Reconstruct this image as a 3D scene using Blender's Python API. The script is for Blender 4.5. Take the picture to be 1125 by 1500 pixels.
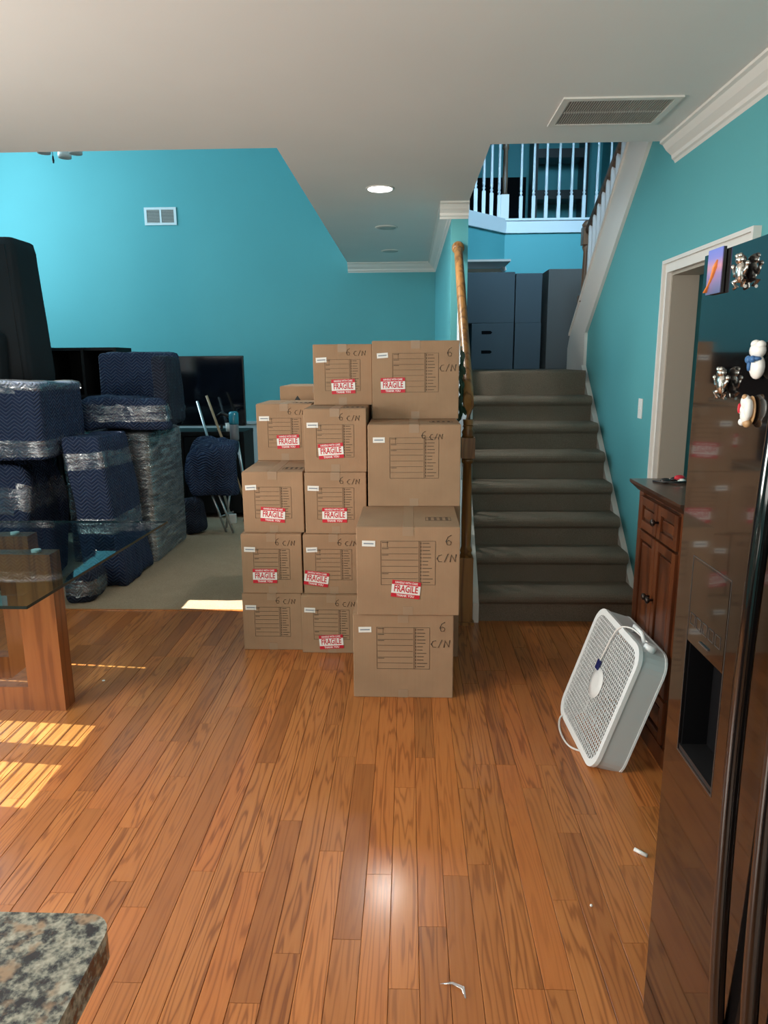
import bpy, bmesh, math, random
from mathutils import Vector, Matrix, Euler, noise
R = math.radians
random.seed(7)
for o in list(bpy.data.objects): bpy.data.objects.remove(o)
SC = bpy.context.scene
COL = SC.collection

# ------------------------------------------------------------------ camera
CAMH = 1.52
yaw, pit, rol = R(1.995), R(11.97), R(-.395)
fw = Vector((-math.sin(yaw)*math.cos(pit), math.cos(yaw)*math.cos(pit), -math.sin(pit)))
rt = Vector((math.cos(yaw), math.sin(yaw), 0)); up = rt.cross(fw)
rt, up = math.cos(rol)*rt+math.sin(rol)*up, -math.sin(rol)*rt+math.cos(rol)*up
cd = bpy.data.cameras.new('camera'); cam = bpy.data.objects.new('camera', cd); COL.objects.link(cam)
cd.sensor_fit = 'HORIZONTAL'; cd.sensor_width = 36; cd.lens = 36*1040/1125; cd.clip_start = .02
m = Matrix((rt, up, -fw)).transposed().to_4x4(); m.translation = (0, 0, CAMH); cam.matrix_world = m
SC.camera = cam

# ------------------------------------------------------------------ light and exposure
SC.view_settings.view_transform = 'Standard'; SC.view_settings.look = 'None'
SC.view_settings.gamma = 1; SC.view_settings.use_curve_mapping = False
SC.view_settings.exposure = 0.0
W = bpy.data.worlds.new('world'); SC.world = W; W.use_nodes = True
bg = W.node_tree.nodes['Background']; bg.inputs[0].default_value = (.55, .75, 1, 1); bg.inputs[1].default_value = 1.2
def lamp(name, kind, loc, direction, energy, color, **kw):
    d = bpy.data.lights.new(name, kind); d.energy = energy; d.color = color
    for k, v in kw.items(): setattr(d, k, v)
    o = bpy.data.objects.new(name, d); COL.objects.link(o); o.location = loc
    o.rotation_euler = Vector(direction).to_track_quat('-Z', 'Y').to_euler()
    return o
SUN = Vector((math.cos(R(43)), -.09*math.cos(R(43)), -math.sin(R(43))))
lamp('sun', 'SUN', (-8, 4, 8), SUN, 24.0, (1, .93, .8), angle=R(.12))
# area lamps standing in for daylight from windows out of view
lamp('living_window_daylight', 'AREA', (-5.45, 6.6, 2.9), (1, -.05, -.2), 285, (.60, .87, 1), shape='RECTANGLE', size=2.6, size_y=3.2)
lamp('dining_window_daylight', 'AREA', (-3.3, 1.1, 1.5), (1, .15, .05), 138, (1, .95, .87), shape='RECTANGLE', size=1.6, size_y=1.2)
lamp('kitchen_window_daylight', 'AREA', (-.6, -1.9, 1.6), (.05, 1, .05), 52, (1, .95, .87), shape='RECTANGLE', size=2.8, size_y=1.5)
lamp('stairwell_fill', 'AREA', (.95, 4.25, 4.3), (.1, 1, -.46), 27, (.45, .76, 1), shape='RECTANGLE', size=1.0, size_y=1.0, spread=R(70))  # added lamp beamed at the balcony face; no window stands here

# ------------------------------------------------------------------ materials
def mat(name, col, rough=.6, metal=0, spec=.5, coat=0, emit=None, estr=1):
    m = bpy.data.materials.new(name); m.use_nodes = True
    b = m.node_tree.nodes['Principled BSDF']
    b.inputs['Base Color'].default_value = (*col, 1); b.inputs['Roughness'].default_value = rough
    b.inputs['Metallic'].default_value = metal; b.inputs['Specular IOR Level'].default_value = spec
    b.inputs['Coat Weight'].default_value = coat
    if emit: b.inputs['Emission Color'].default_value = (*emit, 1); b.inputs['Emission Strength'].default_value = estr
    return m
class NT:
    def __init__(s, m): s.t = m.node_tree; s.b = s.t.nodes['Principled BSDF']
    def n(s, typ, **kw):
        x = s.t.nodes.new(typ)
        for k, v in kw.items(): setattr(x, k, v)
        return x
    def l(s, a, b): s.t.links.new(a, b)
    def val(s, sock, v):
        if hasattr(v, 'links') or hasattr(v, 'is_linked'): s.l(v, sock)
        else: sock.default_value = v
    def math(s, op, a, b=0.):
        x = s.n('ShaderNodeMath', operation=op); s.val(x.inputs[0], a); s.val(x.inputs[1], b); return x.outputs[0]
    def vmul(s, a, v):
        x = s.n('ShaderNodeVectorMath', operation='MULTIPLY'); s.l(a, x.inputs[0]); x.inputs[1].default_value = v; return x.outputs[0]
    def vadd(s, a, b):
        x = s.n('ShaderNodeVectorMath', operation='ADD'); s.l(a, x.inputs[0]); s.l(b, x.inputs[1]); return x.outputs[0]
    def noise(s, vec, scale, detail=3, rough=.5):
        x = s.n('ShaderNodeTexNoise'); s.l(vec, x.inputs['Vector']); x.inputs['Scale'].default_value = scale
        x.inputs['Detail'].default_value = detail; x.inputs['Roughness'].default_value = rough; return x.outputs['Fac']
    def ramp(s, fac, stops):
        x = s.n('ShaderNodeValToRGB'); e = x.color_ramp.elements
        while len(e) < len(stops): e.new(.5)
        for q, (p, c) in zip(e, stops): q.position = p; q.color = (*c, 1)
        s.l(fac, x.inputs[0]); return x.outputs[0]
    def mix(s, fac, a, b, mode='MIX'):
        x = s.n('ShaderNodeMix', data_type='RGBA', blend_type=mode); s.val(x.inputs[0], fac)
        for sk, v in ((x.inputs[6], a), (x.inputs[7], b)):
            if isinstance(v, tuple): sk.default_value = (*v, 1)
            else: s.l(v, sk)
        return x.outputs[2]
    def bump(s, h, strength, dist=.01):
        x = s.n('ShaderNodeBump'); x.inputs['Strength'].default_value = strength; x.inputs['Distance'].default_value = dist
        s.l(h, x.inputs['Height']); s.l(x.outputs[0], s.b.inputs['Normal'])
    def pos(s): return s.n('ShaderNodeNewGeometry').outputs['Position']
    def objc(s): return s.n('ShaderNodeTexCoord').outputs['Object']
    def rnd(s): return s.n('ShaderNodeObjectInfo').outputs['Random']
    def base(s, c): s.l(c, s.b.inputs['Base Color'])
def paint(name, col, rough=.6, amt=.06, spec=.3):
    m = mat(name, col, rough, spec=spec); t = NT(m); p = t.pos()
    t.base(t.mix(t.noise(p, 1.3, 3), tuple(c*(1-amt) for c in col), tuple(min(1, c*(1+amt)) for c in col)))
    t.bump(t.noise(p, 180, 2), .06, .002); return m
def wood(name, dark, mid, light, axis, rings=9, rough=.35, random_tint=0, coat=0, grain=1.0, spec=.5, cross=9., along=1.15):
    m = mat(name, mid, rough, coat=coat, spec=spec); t = NT(m); p = t.pos(); r = t.rnd()
    cx = t.n('ShaderNodeCombineXYZ'); o = t.math('MULTIPLY', r, 37.0)
    t.l(o, cx.inputs[0]); t.l(t.math('MULTIPLY', r, 91.0), cx.inputs[1]); t.l(t.math('MULTIPLY', r, 53.), cx.inputs[2])
    p = t.vadd(p, cx.outputs[0])
    s = [cross]*3; s[axis] = along
    f = [230., 230., 230.]; f[axis] = 9.
    n = t.noise(t.vmul(p, s), 1.0, 3.0, .42)
    ring = t.math('SINE', t.math('MULTIPLY', n, rings*6.283))
    ring = t.math('ADD', t.math('MULTIPLY', ring, .5), .5)
    col = t.ramp(ring, [(0, dark), (.28, mid), (1, light)])
    col = t.mix(t.math('ADD', t.math('MULTIPLY', t.math('FRACT', t.math('MULTIPLY', r, 7.37)), .75), .25), mid, col) if random_tint else col
    fine = t.noise(t.vmul(p, f), 1.0, 2, .6)
    col = t.mix(t.math('MULTIPLY', fine, .35), col, dark)
    if random_tint:
        k = t.ramp(r, [(0, (.74, .66, .62)), (.25, (.91, .86, .82)), (.6, (1.02, .98, .96)), (.8, (1.04, .90, .82)), (1, (1.16, 1.16, 1.15))])
        col = t.mix(1.0, col, k, 'MULTIPLY')
    t.base(col); t.bump(t.math('ADD', t.math('MULTIPLY', ring, .4), fine), .10, .002)
    return m
M = {}
M['teal'] = paint('teal_wall_paint', (.105, .375, .405))
M['white'] = paint('white_ceiling_paint', (.78, .765, .75), .8)
M['trim'] = paint('white_trim_paint', (.74, .71, .67), .4, .03)
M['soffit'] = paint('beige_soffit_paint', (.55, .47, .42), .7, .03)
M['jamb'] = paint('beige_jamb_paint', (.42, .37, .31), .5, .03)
M['oak'] = wood('oak_floor', (.27, .085, .020), (.50, .178, .046), (.56, .215, .06), 1, 13, .34, 1, coat=.35, cross=15., along=.9)
M['oak'].node_tree.nodes['Principled BSDF'].inputs['Coat Roughness'].default_value = .17
M['gap'] = mat('floor_gap', (.09, .032, .012), .9)
M['golden'] = wood('golden_oak', (.17, .07, .018), (.34, .16, .045), (.42, .20, .06), 2, 5, .35)
M['brownrail'] = wood('brown_rail_wood', (.09, .05, .03), (.17, .10, .06), (.22, .13, .08), 2, 4, .4)
M['cherry'] = wood('cherry_cabinet_wood', (.05, .013, .004), (.092, .025, .008), (.12, .035, .011), 2, 3, .3, coat=.2)
M['cabtop'] = wood('cabinet_top_wood', (.03, .012, .007), (.06, .025, .014), (.08, .035, .02), 1, 4, .3, coat=.2)
M['tablewood'] = wood('table_wood', (.20, .058, .016), (.29, .088, .024), (.33, .105, .03), 2, 4, .35, cross=14.)
M['bal'] = paint('white_baluster_paint', (.72, .74, .76), .4, .02)
M['black'] = mat('black_plastic', (.012, .012, .013), .4)
M['void'] = mat('dark_interior', (.003, .003, .004), .8, spec=.1)
M['darkwood'] = mat('black_brown_furniture', (.009, .008, .008), .6, spec=.2)
M['fridge'] = mat('glossy_black_fridge', (.006, .005, .005), .07, spec=.75, coat=.6)
M['gunmetal'] = mat('silver_line', (.25, .24, .24), .3, .9)
M['chrome'] = mat('pewter_metal', (.62, .60, .56), .22, 1)
M['bronze'] = mat('dark_bronze_knob', (.05, .04, .035), .3, .9)
M['tv'] = mat('tv_screen', (.004, .005, .008), .08, spec=.6)
M['fanwhite'] = mat('white_fan_plastic', (.76, .79, .80), .4)
M['fangrey'] = mat('pale_grey_fan_shell', (.50, .53, .54), .4)
M['fanblade'] = mat('grey_fan_blade', (.2, .21, .22), .4)
M['blueplastic'] = mat('navy_plastic', (.01, .015, .10), .4)
M['switch'] = mat('switch_plate_white', (.8, .8, .78), .4)
M['ventgrey'] = mat('vent_slat_white', (.42, .39, .36), .5)
M['ventdark'] = mat('vent_duct_shade', (.07, .06, .055), .9)  # colour of flat sheets standing in for the shade behind vent slats
M['red'] = mat('sticker_red', (.55, .012, .03), .5)
M['paper'] = mat('sticker_white', (.80, .79, .76), .5)
M['ink'] = mat('box_print_ink', (.085, .055, .035), .8)
M['marker'] = mat('marker_ink', (.035, .028, .025), .8)
M['leaf'] = mat('garland_leaf', (.03, .07, .04), .5)
M['bulb'] = mat('lit_downlight', (1, 1, 1), .5, emit=(1, .98, .92), estr=14)
M['lampoff'] = mat('unlit_downlight', (.45, .45, .42), .5)
M['frost'] = mat('frosted_glass_shade', (.75, .74, .72), .35)
M['greybox'] = paint('blue_grey_carton', (.075, .095, .11), .8, .08)
M['taupebox'] = paint('taupe_carton', (.11, .105, .10), .8, .08)
M['upholstery'] = paint('charcoal_upholstery', (.022, .024, .027), .95, .3)
M['wainscot'] = paint('pale_dado_paint', (.42, .46, .48), .5, .03)
M['ceramic'] = mat('white_ceramic', (.8, .79, .76), .25)
M['tanpaint'] = mat('tan_ceramic', (.45, .26, .12), .4)
M['ribbon'] = mat('blue_ribbon', (.03, .12, .3), .5)
M['cord'] = mat('white_cord', (.75, .74, .72), .5)
M['vacblue'] = mat('teal_clear_plastic', (.03, .22, .30), .15)
M['vacgrey'] = mat('vacuum_grey', (.18, .17, .18), .35)
M['stick'] = mat('pale_broom_wood', (.42, .27, .15), .5)
M['steel'] = mat('steel_tube', (.55, .56, .58), .3, .9)
# cardboard
def cardboard():
    m = mat('cardboard', (.36, .225, .135), .8, spec=.2); t = NT(m); p = t.objc()
    a = t.noise(t.vmul(p, (170, 170, 4)), 1, 2); b = t.noise(p, 5, 3)
    c = t.ramp(b, [(.3, (.325, .205, .125)), (.7, (.395, .25, .152))])
    t.base(t.mix(t.math('MULTIPLY', a, .22), c, (.27, .165, .095))); t.bump(a, .12, .002); return m
M['card'] = cardboard()
M['tape'] = mat('clear_tape', (.335, .225, .145), .38, spec=.35)
def carpet(name, a, b):
    m = mat(name, a, 1, spec=.05); t = NT(m); p = t.pos()
    n1 = t.noise(p, 260, 3, .7); n2 = t.noise(p, 7, 4, .6)
    c = t.ramp(n1, [(.3, b), (.7, a)]); c = t.mix(t.math('MULTIPLY', n2, .55), c, b)
    t.base(c); t.bump(t.math('ADD', n1, t.math('MULTIPLY', n2, .6)), .9, .012); return m
M['carpet'] = carpet('beige_carpet', (.70, .54, .385), (.36, .27, .18))
M['stair'] = carpet('shaded_stair_carpet', (.44, .36, .285), (.22, .175, .135))  # same carpet as the living room, its stairwell shade put into the colour
def granite():
    m = mat('granite', (.2, .2, .18), .15, coat=.3); t = NT(m); p = t.pos()
    a = t.noise(p, 60, 5, .65); b = t.noise(p, 24, 3, .6); v = t.n('ShaderNodeTexVoronoi'); t.l(p, v.inputs['Vector']); v.inputs['Scale'].default_value = 150
    c = t.ramp(a, [(.40, (.012, .014, .022)), (.47, (.10, .11, .10)), (.53, (.28, .28, .23)), (.66, (.50, .47, .38))])
    k = t.ramp(b, [(.56, (0, 0, 0)), (.66, (1, 1, 1))]); c = t.mix(k, c, (.36, .24, .15))
    d = t.ramp(v.outputs['Distance'], [(.15, (.55, .55, .55)), (.5, (1, 1, 1))]); t.base(t.mix(1., c, d, 'MULTIPLY')); return m
M['granite'] = granite()
def blanket(name, c1, c2):
    m = mat(name, c1, .85, spec=.25); t = NT(m); p = t.objc()
    s = t.n('ShaderNodeSeparateXYZ'); t.l(p, s.inputs[0])
    h = t.math('ADD', s.outputs[0], s.outputs[1])
    z = t.math('PINGPONG', h, .045)
    w = t.math('SINE', t.math('MULTIPLY', t.math('ADD', s.outputs[2], t.math('MULTIPLY', z, .8)), 2*math.pi/.024))
    w = t.math('ADD', t.math('MULTIPLY', w, .5), .5)
    n = t.noise(p, 6, 4)
    c = t.ramp(w, [(.0, c1), (.75, c1), (.95, c2)]); t.base(t.mix(t.math('MULTIPLY', n, .6), c, tuple(x*.5 for x in c1)))
    t.bump(t.math('ADD', t.math('MULTIPLY', w, -.4), t.math('ADD', t.math('MULTIPLY', n, 3.), t.math('MULTIPLY', t.noise(p, 2.6, 3, .55), 6.))), .8, .025); return m
M['blanket'] = blanket('navy_quilted_blanket', (.016, .031, .080), (.075, .10, .165))
M['blanket2'] = blanket('dark_quilted_blanket', (.014, .018, .036), (.05, .06, .09))
def film(name, fac, tint=(.9, .93, .95), haze=0.):
    m = bpy.data.materials.new(name); m.use_nodes = True; nt = m.node_tree; nt.nodes.clear()
    out = nt.nodes.new('ShaderNodeOutputMaterial'); mx = nt.nodes.new('ShaderNodeMixShader'); tr = nt.nodes.new('ShaderNodeBsdfTransparent')
    gl = nt.nodes.new('ShaderNodeBsdfGlossy'); gl.inputs[0].default_value = (*tint, 1); gl.inputs['Roughness'].default_value = .16
    tc = nt.nodes.new('ShaderNodeTexCoord'); mp = nt.nodes.new('ShaderNodeMapping'); mp.inputs['Scale'].default_value = (5, 5, 34); mp.inputs['Rotation'].default_value = (.3, .4, 0)
    no = nt.nodes.new('ShaderNodeTexNoise'); no.inputs['Scale'].default_value = 1; no.inputs['Detail'].default_value = 4
    bp = nt.nodes.new('ShaderNodeBump'); bp.inputs['Strength'].default_value = 1; bp.inputs['Distance'].default_value = .03
    rp = nt.nodes.new('ShaderNodeMapRange'); rp.inputs[1].default_value = .4; rp.inputs[2].default_value = .75; rp.inputs[3].default_value = fac*.6; rp.inputs[4].default_value = fac*1.7
    L = nt.links.new
    L(tc.outputs['Object'], mp.inputs[0]); L(mp.outputs[0], no.inputs['Vector']); L(no.outputs['Fac'], bp.inputs['Height']); L(bp.outputs[0], gl.inputs['Normal'])
    L(no.outputs['Fac'], rp.inputs[0]); L(rp.outputs[0], mx.inputs[0]); df = nt.nodes.new('ShaderNodeBsdfDiffuse'); df.inputs[0].default_value = (.62, .66, .68, 1); m2 = nt.nodes.new('ShaderNodeMixShader'); m2.inputs[0].default_value = haze; L(gl.outputs[0], m2.inputs[1]); L(df.outputs[0], m2.inputs[2]); L(bp.outputs[0], df.inputs['Normal'])
    L(tr.outputs[0], mx.inputs[1]); L(m2.outputs[0], mx.inputs[2]); L(mx.outputs[0], out.inputs[0]); return m
M['film'] = film('stretch_film', .2, haze=.25); M['film2'] = film('stretch_film_heavy', .36, haze=.5)
def glass():
    m = bpy.data.materials.new('table_glass'); m.use_nodes = True; nt = m.node_tree; nt.nodes.clear()
    out = nt.nodes.new('ShaderNodeOutputMaterial'); mx = nt.nodes.new('ShaderNodeMixShader'); tr = nt.nodes.new('ShaderNodeBsdfTransparent'); tr.inputs[0].default_value = (.66, .82, .84, 1)
    gl = nt.nodes.new('ShaderNodeBsdfGlossy'); gl.inputs['Roughness'].default_value = .01; fr = nt.nodes.new('ShaderNodeFresnel'); fr.inputs[0].default_value = 1.5
    L = nt.links.new; ge = nt.nodes.new('ShaderNodeNewGeometry'); sb = nt.nodes.new('ShaderNodeMath'); sb.operation = 'SUBTRACT'; sb.inputs[0].default_value = 1; ml = nt.nodes.new('ShaderNodeMath'); ml.operation = 'MULTIPLY'
    L(ge.outputs['Backfacing'], sb.inputs[1]); L(sb.outputs[0], ml.inputs[0]); L(fr.outputs[0], ml.inputs[1]); L(ml.outputs[0], mx.inputs[0]); L(tr.outputs[0], mx.inputs[1]); L(gl.outputs[0], mx.inputs[2]); L(mx.outputs[0], out.inputs[0]); return m
M['glass'] = glass()
M['glassedge'] = mat('glass_edge', (.006, .02, .02), .15, spec=.5)
def sunset():
    m = mat('sunset_photo', (.2, .2, .6), .3); t = NT(m); g = t.n('ShaderNodeTexCoord').outputs['Generated']
    s = t.n('ShaderNodeSeparateXYZ'); t.l(g, s.inputs[0])
    c = t.ramp(s.outputs[2], [(0, (.10, .12, .25)), (.45, (.30, .22, .45)), (.6, (.55, .28, .38)), (.8, (.22, .22, .62)), (1, (.16, .2, .65))]); t.base(c); return m
M['sunset'] = sunset(); M['orange'] = mat('orange_glow_print', (.8, .25, .05), .4)

# ------------------------------------------------------------------ builders
INV = {}
def thing(name, label, cat, loc=(0, 0, 0), rz=0, group=None, kind=None):
    o = bpy.data.objects.new(name, None); COL.objects.link(o); o.location = loc; o.rotation_euler = (0, 0, rz); o.empty_display_size = .1
    tag(o, label, cat, group, kind); INV[o.name] = (Matrix.Translation(loc) @ Matrix.Rotation(rz, 4, 'Z')).inverted(); return o
def tag(o, label=None, cat=None, group=None, kind=None):
    for k, v in (('label', label), ('category', cat), ('group', group), ('kind', kind)):
        if v: o[k] = v
    return o
class G:
    """collects geometry for one mesh object"""
    def __init__(s): s.bm = bmesh.new()
    def poly(s, pts, M=None):
        vs = [s.bm.verts.new(M @ Vector(p) if M else p) for p in pts]; s.bm.faces.new(vs); return s
    def box(s, x0, x1, y0, y1, z0, z1, M=None, bev=0):
        b = bmesh.new(); r = bmesh.ops.create_cube(b, size=1)
        for v in b.verts: v.co = Vector((x0+(v.co.x+.5)*(x1-x0), y0+(v.co.y+.5)*(y1-y0), z0+(v.co.z+.5)*(z1-z0)))
        if bev: bmesh.ops.bevel(b, geom=list(b.edges), offset=bev, segments=2, affect='EDGES', profile=.6)
        return s.join(b, M)
    def join(s, b, M=None):
        mp = {}
        for v in b.verts: mp[v] = s.bm.verts.new(M @ v.co if M else v.co)
        for f in b.faces:
            try: n = s.bm.faces.new([mp[v] for v in f.verts]); n.smooth = f.smooth
            except ValueError: pass
        b.free(); return s
    def prism(s, pts, axis, a, b, M=None):
        """closed 2D outline swept along axis (0 x: pts are (y,z); 1 y: (x,z); 2 z: (x,y))"""
        def P(p, t): return [(t, p[0], p[1]), (p[0], t, p[1]), (p[0], p[1], t)][axis]
        A = [s.bm.verts.new(M @ Vector(P(p, a)) if M else P(p, a)) for p in pts]; B = [s.bm.verts.new(M @ Vector(P(p, b)) if M else P(p, b)) for p in pts]
        n = len(pts); s.bm.faces.new(A); s.bm.faces.new(B[::-1])
        for i in range(n): s.bm.faces.new((A[i], B[i], B[(i+1) % n], A[(i+1) % n]))
        return s
    def lathe(s, prof, c=(0, 0, 0), n=14, M=None, smooth=True):
        """profile [(radius, height)...] turned about the z axis through c"""
        rings = []
        for r, h in prof:
            ring = []
            for i in range(n):
                v = Vector((c[0]+max(r, 1e-4)*math.cos(2*math.pi*i/n), c[1]+max(r, 1e-4)*math.sin(2*math.pi*i/n), c[2]+h)); ring.append(s.bm.verts.new(M @ v if M else v))
            rings.append(ring)
        for a, b in zip(rings, rings[1:]):
            for i in range(n): f = s.bm.faces.new((a[i], a[(i+1) % n], b[(i+1) % n], b[i])); f.smooth = smooth
        s.bm.faces.new(rings[0][::-1]); s.bm.faces.new(rings[-1]); return s
    def tube(s, pts, r, n=8, M=None, flat=1.):
        pts = [Vector(p) for p in pts]; rings = []; rr = r if isinstance(r, (list, tuple)) else [r]*len(pts)
        ref = Vector((0, 0, 1))
        for i, p in enumerate(pts):
            d = (pts[min(i+1, len(pts)-1)]-pts[max(i-1, 0)]).normalized()
            a = d.cross(ref if abs(d.dot(ref)) < .95 else Vector((0, 1, 0))).normalized(); b = d.cross(a)
            ring = []
            for k in range(n):
                t = 2*math.pi*k/n; v = p+a*math.cos(t)*rr[i]+b*math.sin(t)*rr[i]*flat; ring.append(s.bm.verts.new(M @ v if M else v))
            rings.append(ring)
        for a, b in zip(rings, rings[1:]):
            for k in range(n): f = s.bm.faces.new((a[k], a[(k+1) % n], b[(k+1) % n], b[k])); f.smooth = True
        s.bm.faces.new(rings[0][::-1]); s.bm.faces.new(rings[-1]); return s
    def cord(s, pts, r, n=6, M=None):
        P = [Vector(p) for p in pts]; out = []
        for i in range(len(P)-1):
            a, b, c, d = P[max(i-1, 0)], P[i], P[i+1], P[min(i+2, len(P)-1)]
            for k in range(6):
                t = k/6; out.append(.5*((2*b)+(c-a)*t+(2*a-5*b+4*c-d)*t*t+(3*b-a-3*c+d)*t**3))
        return s.tube(out+[P[-1]], r, n, M)
    def ball(s, c, r, M=None, seg=12):
        b = bmesh.new(); bmesh.ops.create_uvsphere(b, u_segments=seg, v_segments=max(6, seg*2//3), radius=1)
        r = (r, r, r) if not isinstance(r, (tuple, list)) else r
        for v in b.verts: v.co = Vector((c[0]+v.co.x*r[0], c[1]+v.co.y*r[1], c[2]+v.co.z*r[2]))
        for f in b.faces: f.smooth = True
        return s.join(b, M)
    def build(s, name, material, parent=None, world=True, bev=0, label=None):
        if bev: bmesh.ops.bevel(s.bm, geom=[e for e in s.bm.edges if len(e.link_faces) == 2 and e.calc_face_angle() > .5], offset=bev, segments=2, affect='EDGES')
        root = parent
        while root is not None and root.name not in INV: root = root.parent
        if root is not None and world: s.bm.transform(INV[root.name])
        bmesh.ops.recalc_face_normals(s.bm, faces=list(s.bm.faces))
        me = bpy.data.meshes.new(name); s.bm.to_mesh(me); s.bm.free(); me.materials.append(M[material] if isinstance(material, str) else material)
        o = bpy.data.objects.new(name, me); COL.objects.link(o)
        if parent: o.parent = parent
        if label: o['label'] = label
        return o
def struct(name, g, material, bev=0, label=None, cat=None):
    o = g.build(name, material, bev=bev); tag(o, label, cat, None, 'structure'); return o
def put(data, name, parent, loc, rot=(0, 0, 0), scale=(1, 1, 1)):
    o = bpy.data.objects.new(name, data); COL.objects.link(o); o.parent = parent; o.location = loc; o.rotation_euler = rot; o.scale = scale; return o
def holes(g, axis, t0, t1, u0, u1, z0, z1, hs):
    """wall slab across axis (0: normal x, u=y; 1: normal y, u=x) with rectangular holes (ua,ub,za,zb)"""
    us = sorted({u0, u1, *[h[0] for h in hs], *[h[1] for h in hs]}); zs = sorted({z0, z1, *[h[2] for h in hs], *[h[3] for h in hs]})
    for a, b in zip(us, us[1:]):
        for c, d in zip(zs, zs[1:]):
            mu, mz = (a+b)/2, (c+d)/2
            if any(h[0] < mu < h[1] and h[2] < mz < h[3] for h in hs): continue
            if axis == 0: g.box(t0, t1, a, b, c, d)
            else: g.box(a, b, t0, t1, c, d)
    return g

# ------------------------------------------------------------------ the shell
CE = 2.62; TOP = 5.2; XR = 1.38; YE = 4.02; FARY = 8.5; XS = .417; Y0 = 4.033; RI = .1805; RUN = .213; LZ = 8*RI; YL = Y0+7*RUN
# floor: dark bed with separate oak planks
FL = G().box(-3.6, 2.4, -2.1, 4.19, -.05, -.011); floor = struct('floor', FL, 'gap', label='orange oak plank floor of the kitchen and dining area', cat='floor')
PW = .0772
def plank_mesh(L):
    g = G(); w = PW/2-.0005; c = .0012
    pts = [(-w, -.011), (w, -.011), (w, -c), (w-c, 0), (-w+c, 0), (-w, -c)]
    g.prism(pts, 1, -L/2+.0006, L/2-.0006); o = g.bm; me = bpy.data.meshes.new('plank'); bmesh.ops.recalc_face_normals(o, faces=list(o.faces)); o.to_mesh(me); o.free(); me.materials.append(M['oak']); return me
LENS = [.40, .55, .70, .85, 1.0, 1.2, 1.45]; PM = {l: plank_mesh(l) for l in LENS}
rest = G()
col = 0; x = -3.6+PW/2
while x < XR-.01:
    yend = 4.175 if x < .28 else 4.033
    y = yend; first = True
    while y > -2.0:
        L = random.choice(LENS)
        if first: L = random.choice(LENS[:4]); first = False
        yc = y-L/2
        vis = (y > 1.15 and yc > .9 and x > -2.15 - max(0, 3.2-yc)*-.3)
        if vis:
            put(PM[L], 'plank', floor, (x, yc, 0))
        else:
            w = PW/2-.0006; rest.box(x-w, x+w, yc-L/2+.0006, yc+L/2-.0006, -.011, 0)
        y -= L
    x += PW
ro = rest.build('plank_field', 'oak', floor); ro['kind'] = 'stuff'
G().box(-3.6, .28, 4.175, 4.195, -.011, .004).build('threshold_strip', 'oak', floor)
struct('floor_living', G().box(-5.7, XS, 4.195, FARY, -.05, .006), 'carpet', label='beige carpet of the living room behind the boxes', cat='carpet')
# ceilings
cg = G().box(-3.6, 2.5, -2.1, YE, CE, CE+.28).box(-.69, XS+.01, YE, FARY, CE, CE+.28)
struct('ceiling', cg, 'white', label='white kitchen ceiling with a dropped strip above the hallway', cat='ceiling')
struct('ceiling_upper', G().box(-5.7, 2.5, YE-.2, 10, TOP, TOP+.1), 'white')
# walls
SB = lambda y: 1.713+.787*(5.696-y); ST = lambda y: 1.909+.787*(5.96-y)
g = G().prism([(-2.1, 0), (3.055, 0), (3.055, 1.965), (3.945, 1.965), (3.945, 0), (5.72, 0), (5.72, SB(5.72)), (YE, SB(YE)), (YE, CE), (-2.1, CE)], 0, XR, XR+.13)
wall_right = struct('wall_right', g, 'teal', label='teal wall with a doorway beside the stairs', cat='wall')
g = G().box(-5.7, .31, FARY, FARY+.12, 0, TOP); struct('wall_far', g, 'teal', label='tall turquoise far wall of the living room', cat='wall')
struct('wall_stub', G().box(.31, .43, 5.42, FARY, 0, CE), 'teal', label='narrow teal wall end between the hallway and the stairs', cat='wall')
# left outer walls: dining window, and added openings sized for the sun patches
OPENINGS = [(4.58, 4.98, 3.85, 4.55), (5.18, 5.42, 4.25, 4.7), (5.6, 7.9, 3.3, 4.3), (5.6, 7.9, .5, 2.6)]
g = holes(G(), 0, -5.7, -5.55, YE, FARY, 0, TOP, OPENINGS[:2]); struct('wall_left', g, 'teal')
g = holes(G(), 0, -3.6, -3.45, -2.1, YE, 0, CE, [(2.3, 3.62, .85, 2.117)]); struct('wall_dining', g, 'teal')
struct('wall_back', G().box(-3.6, 2.5, -2.2, -2.1, 0, CE), 'teal')
struct('wall_upper', G().box(-.69, -.6, YE, FARY, CE+.28, TOP).box(XS-.1, XS, YE, FARY-1.3, CE+.28, TOP).box(-5.7, 2.5, YE-.1, YE, CE+.28, TOP).box(-5.7, -3.45, YE-.1, YE, 0, CE+.28), 'teal')
# slatted blind in the dining window; unseen panels added to mask the sun
bl = thing('window_blind', 'white slatted blind hanging in the dining window', 'blind', (-3.5, 2.96, 1.9))
z = .87; sl = None
while z < 2.11:
    if sl is None:
        b = G(); b.box(-.015, .015, -.66, .66, -.001, .001, Matrix.Rotation(R(31), 4, 'Y')); sl = b.build('slat', 'trim', bl, world=False); sl.location = (0, 0, z-1.9)
    else: put(sl.data, 'slat', bl, (0, 0, z-1.9))
    z += .05
for a, b in ((2.3, 2.37), (2.64, 2.775), (2.945, 3.095), (3.107, 3.525), (3.54, 3.62)): G().box(-3.56, -3.545, a, b, .85, 2.11).build('sun_mask_panel', 'trim', bl)
G().box(-3.56, -3.545, 2.37, 2.64, 1.595, 1.605).build('sun_mask_rail', 'trim', bl)
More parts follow.
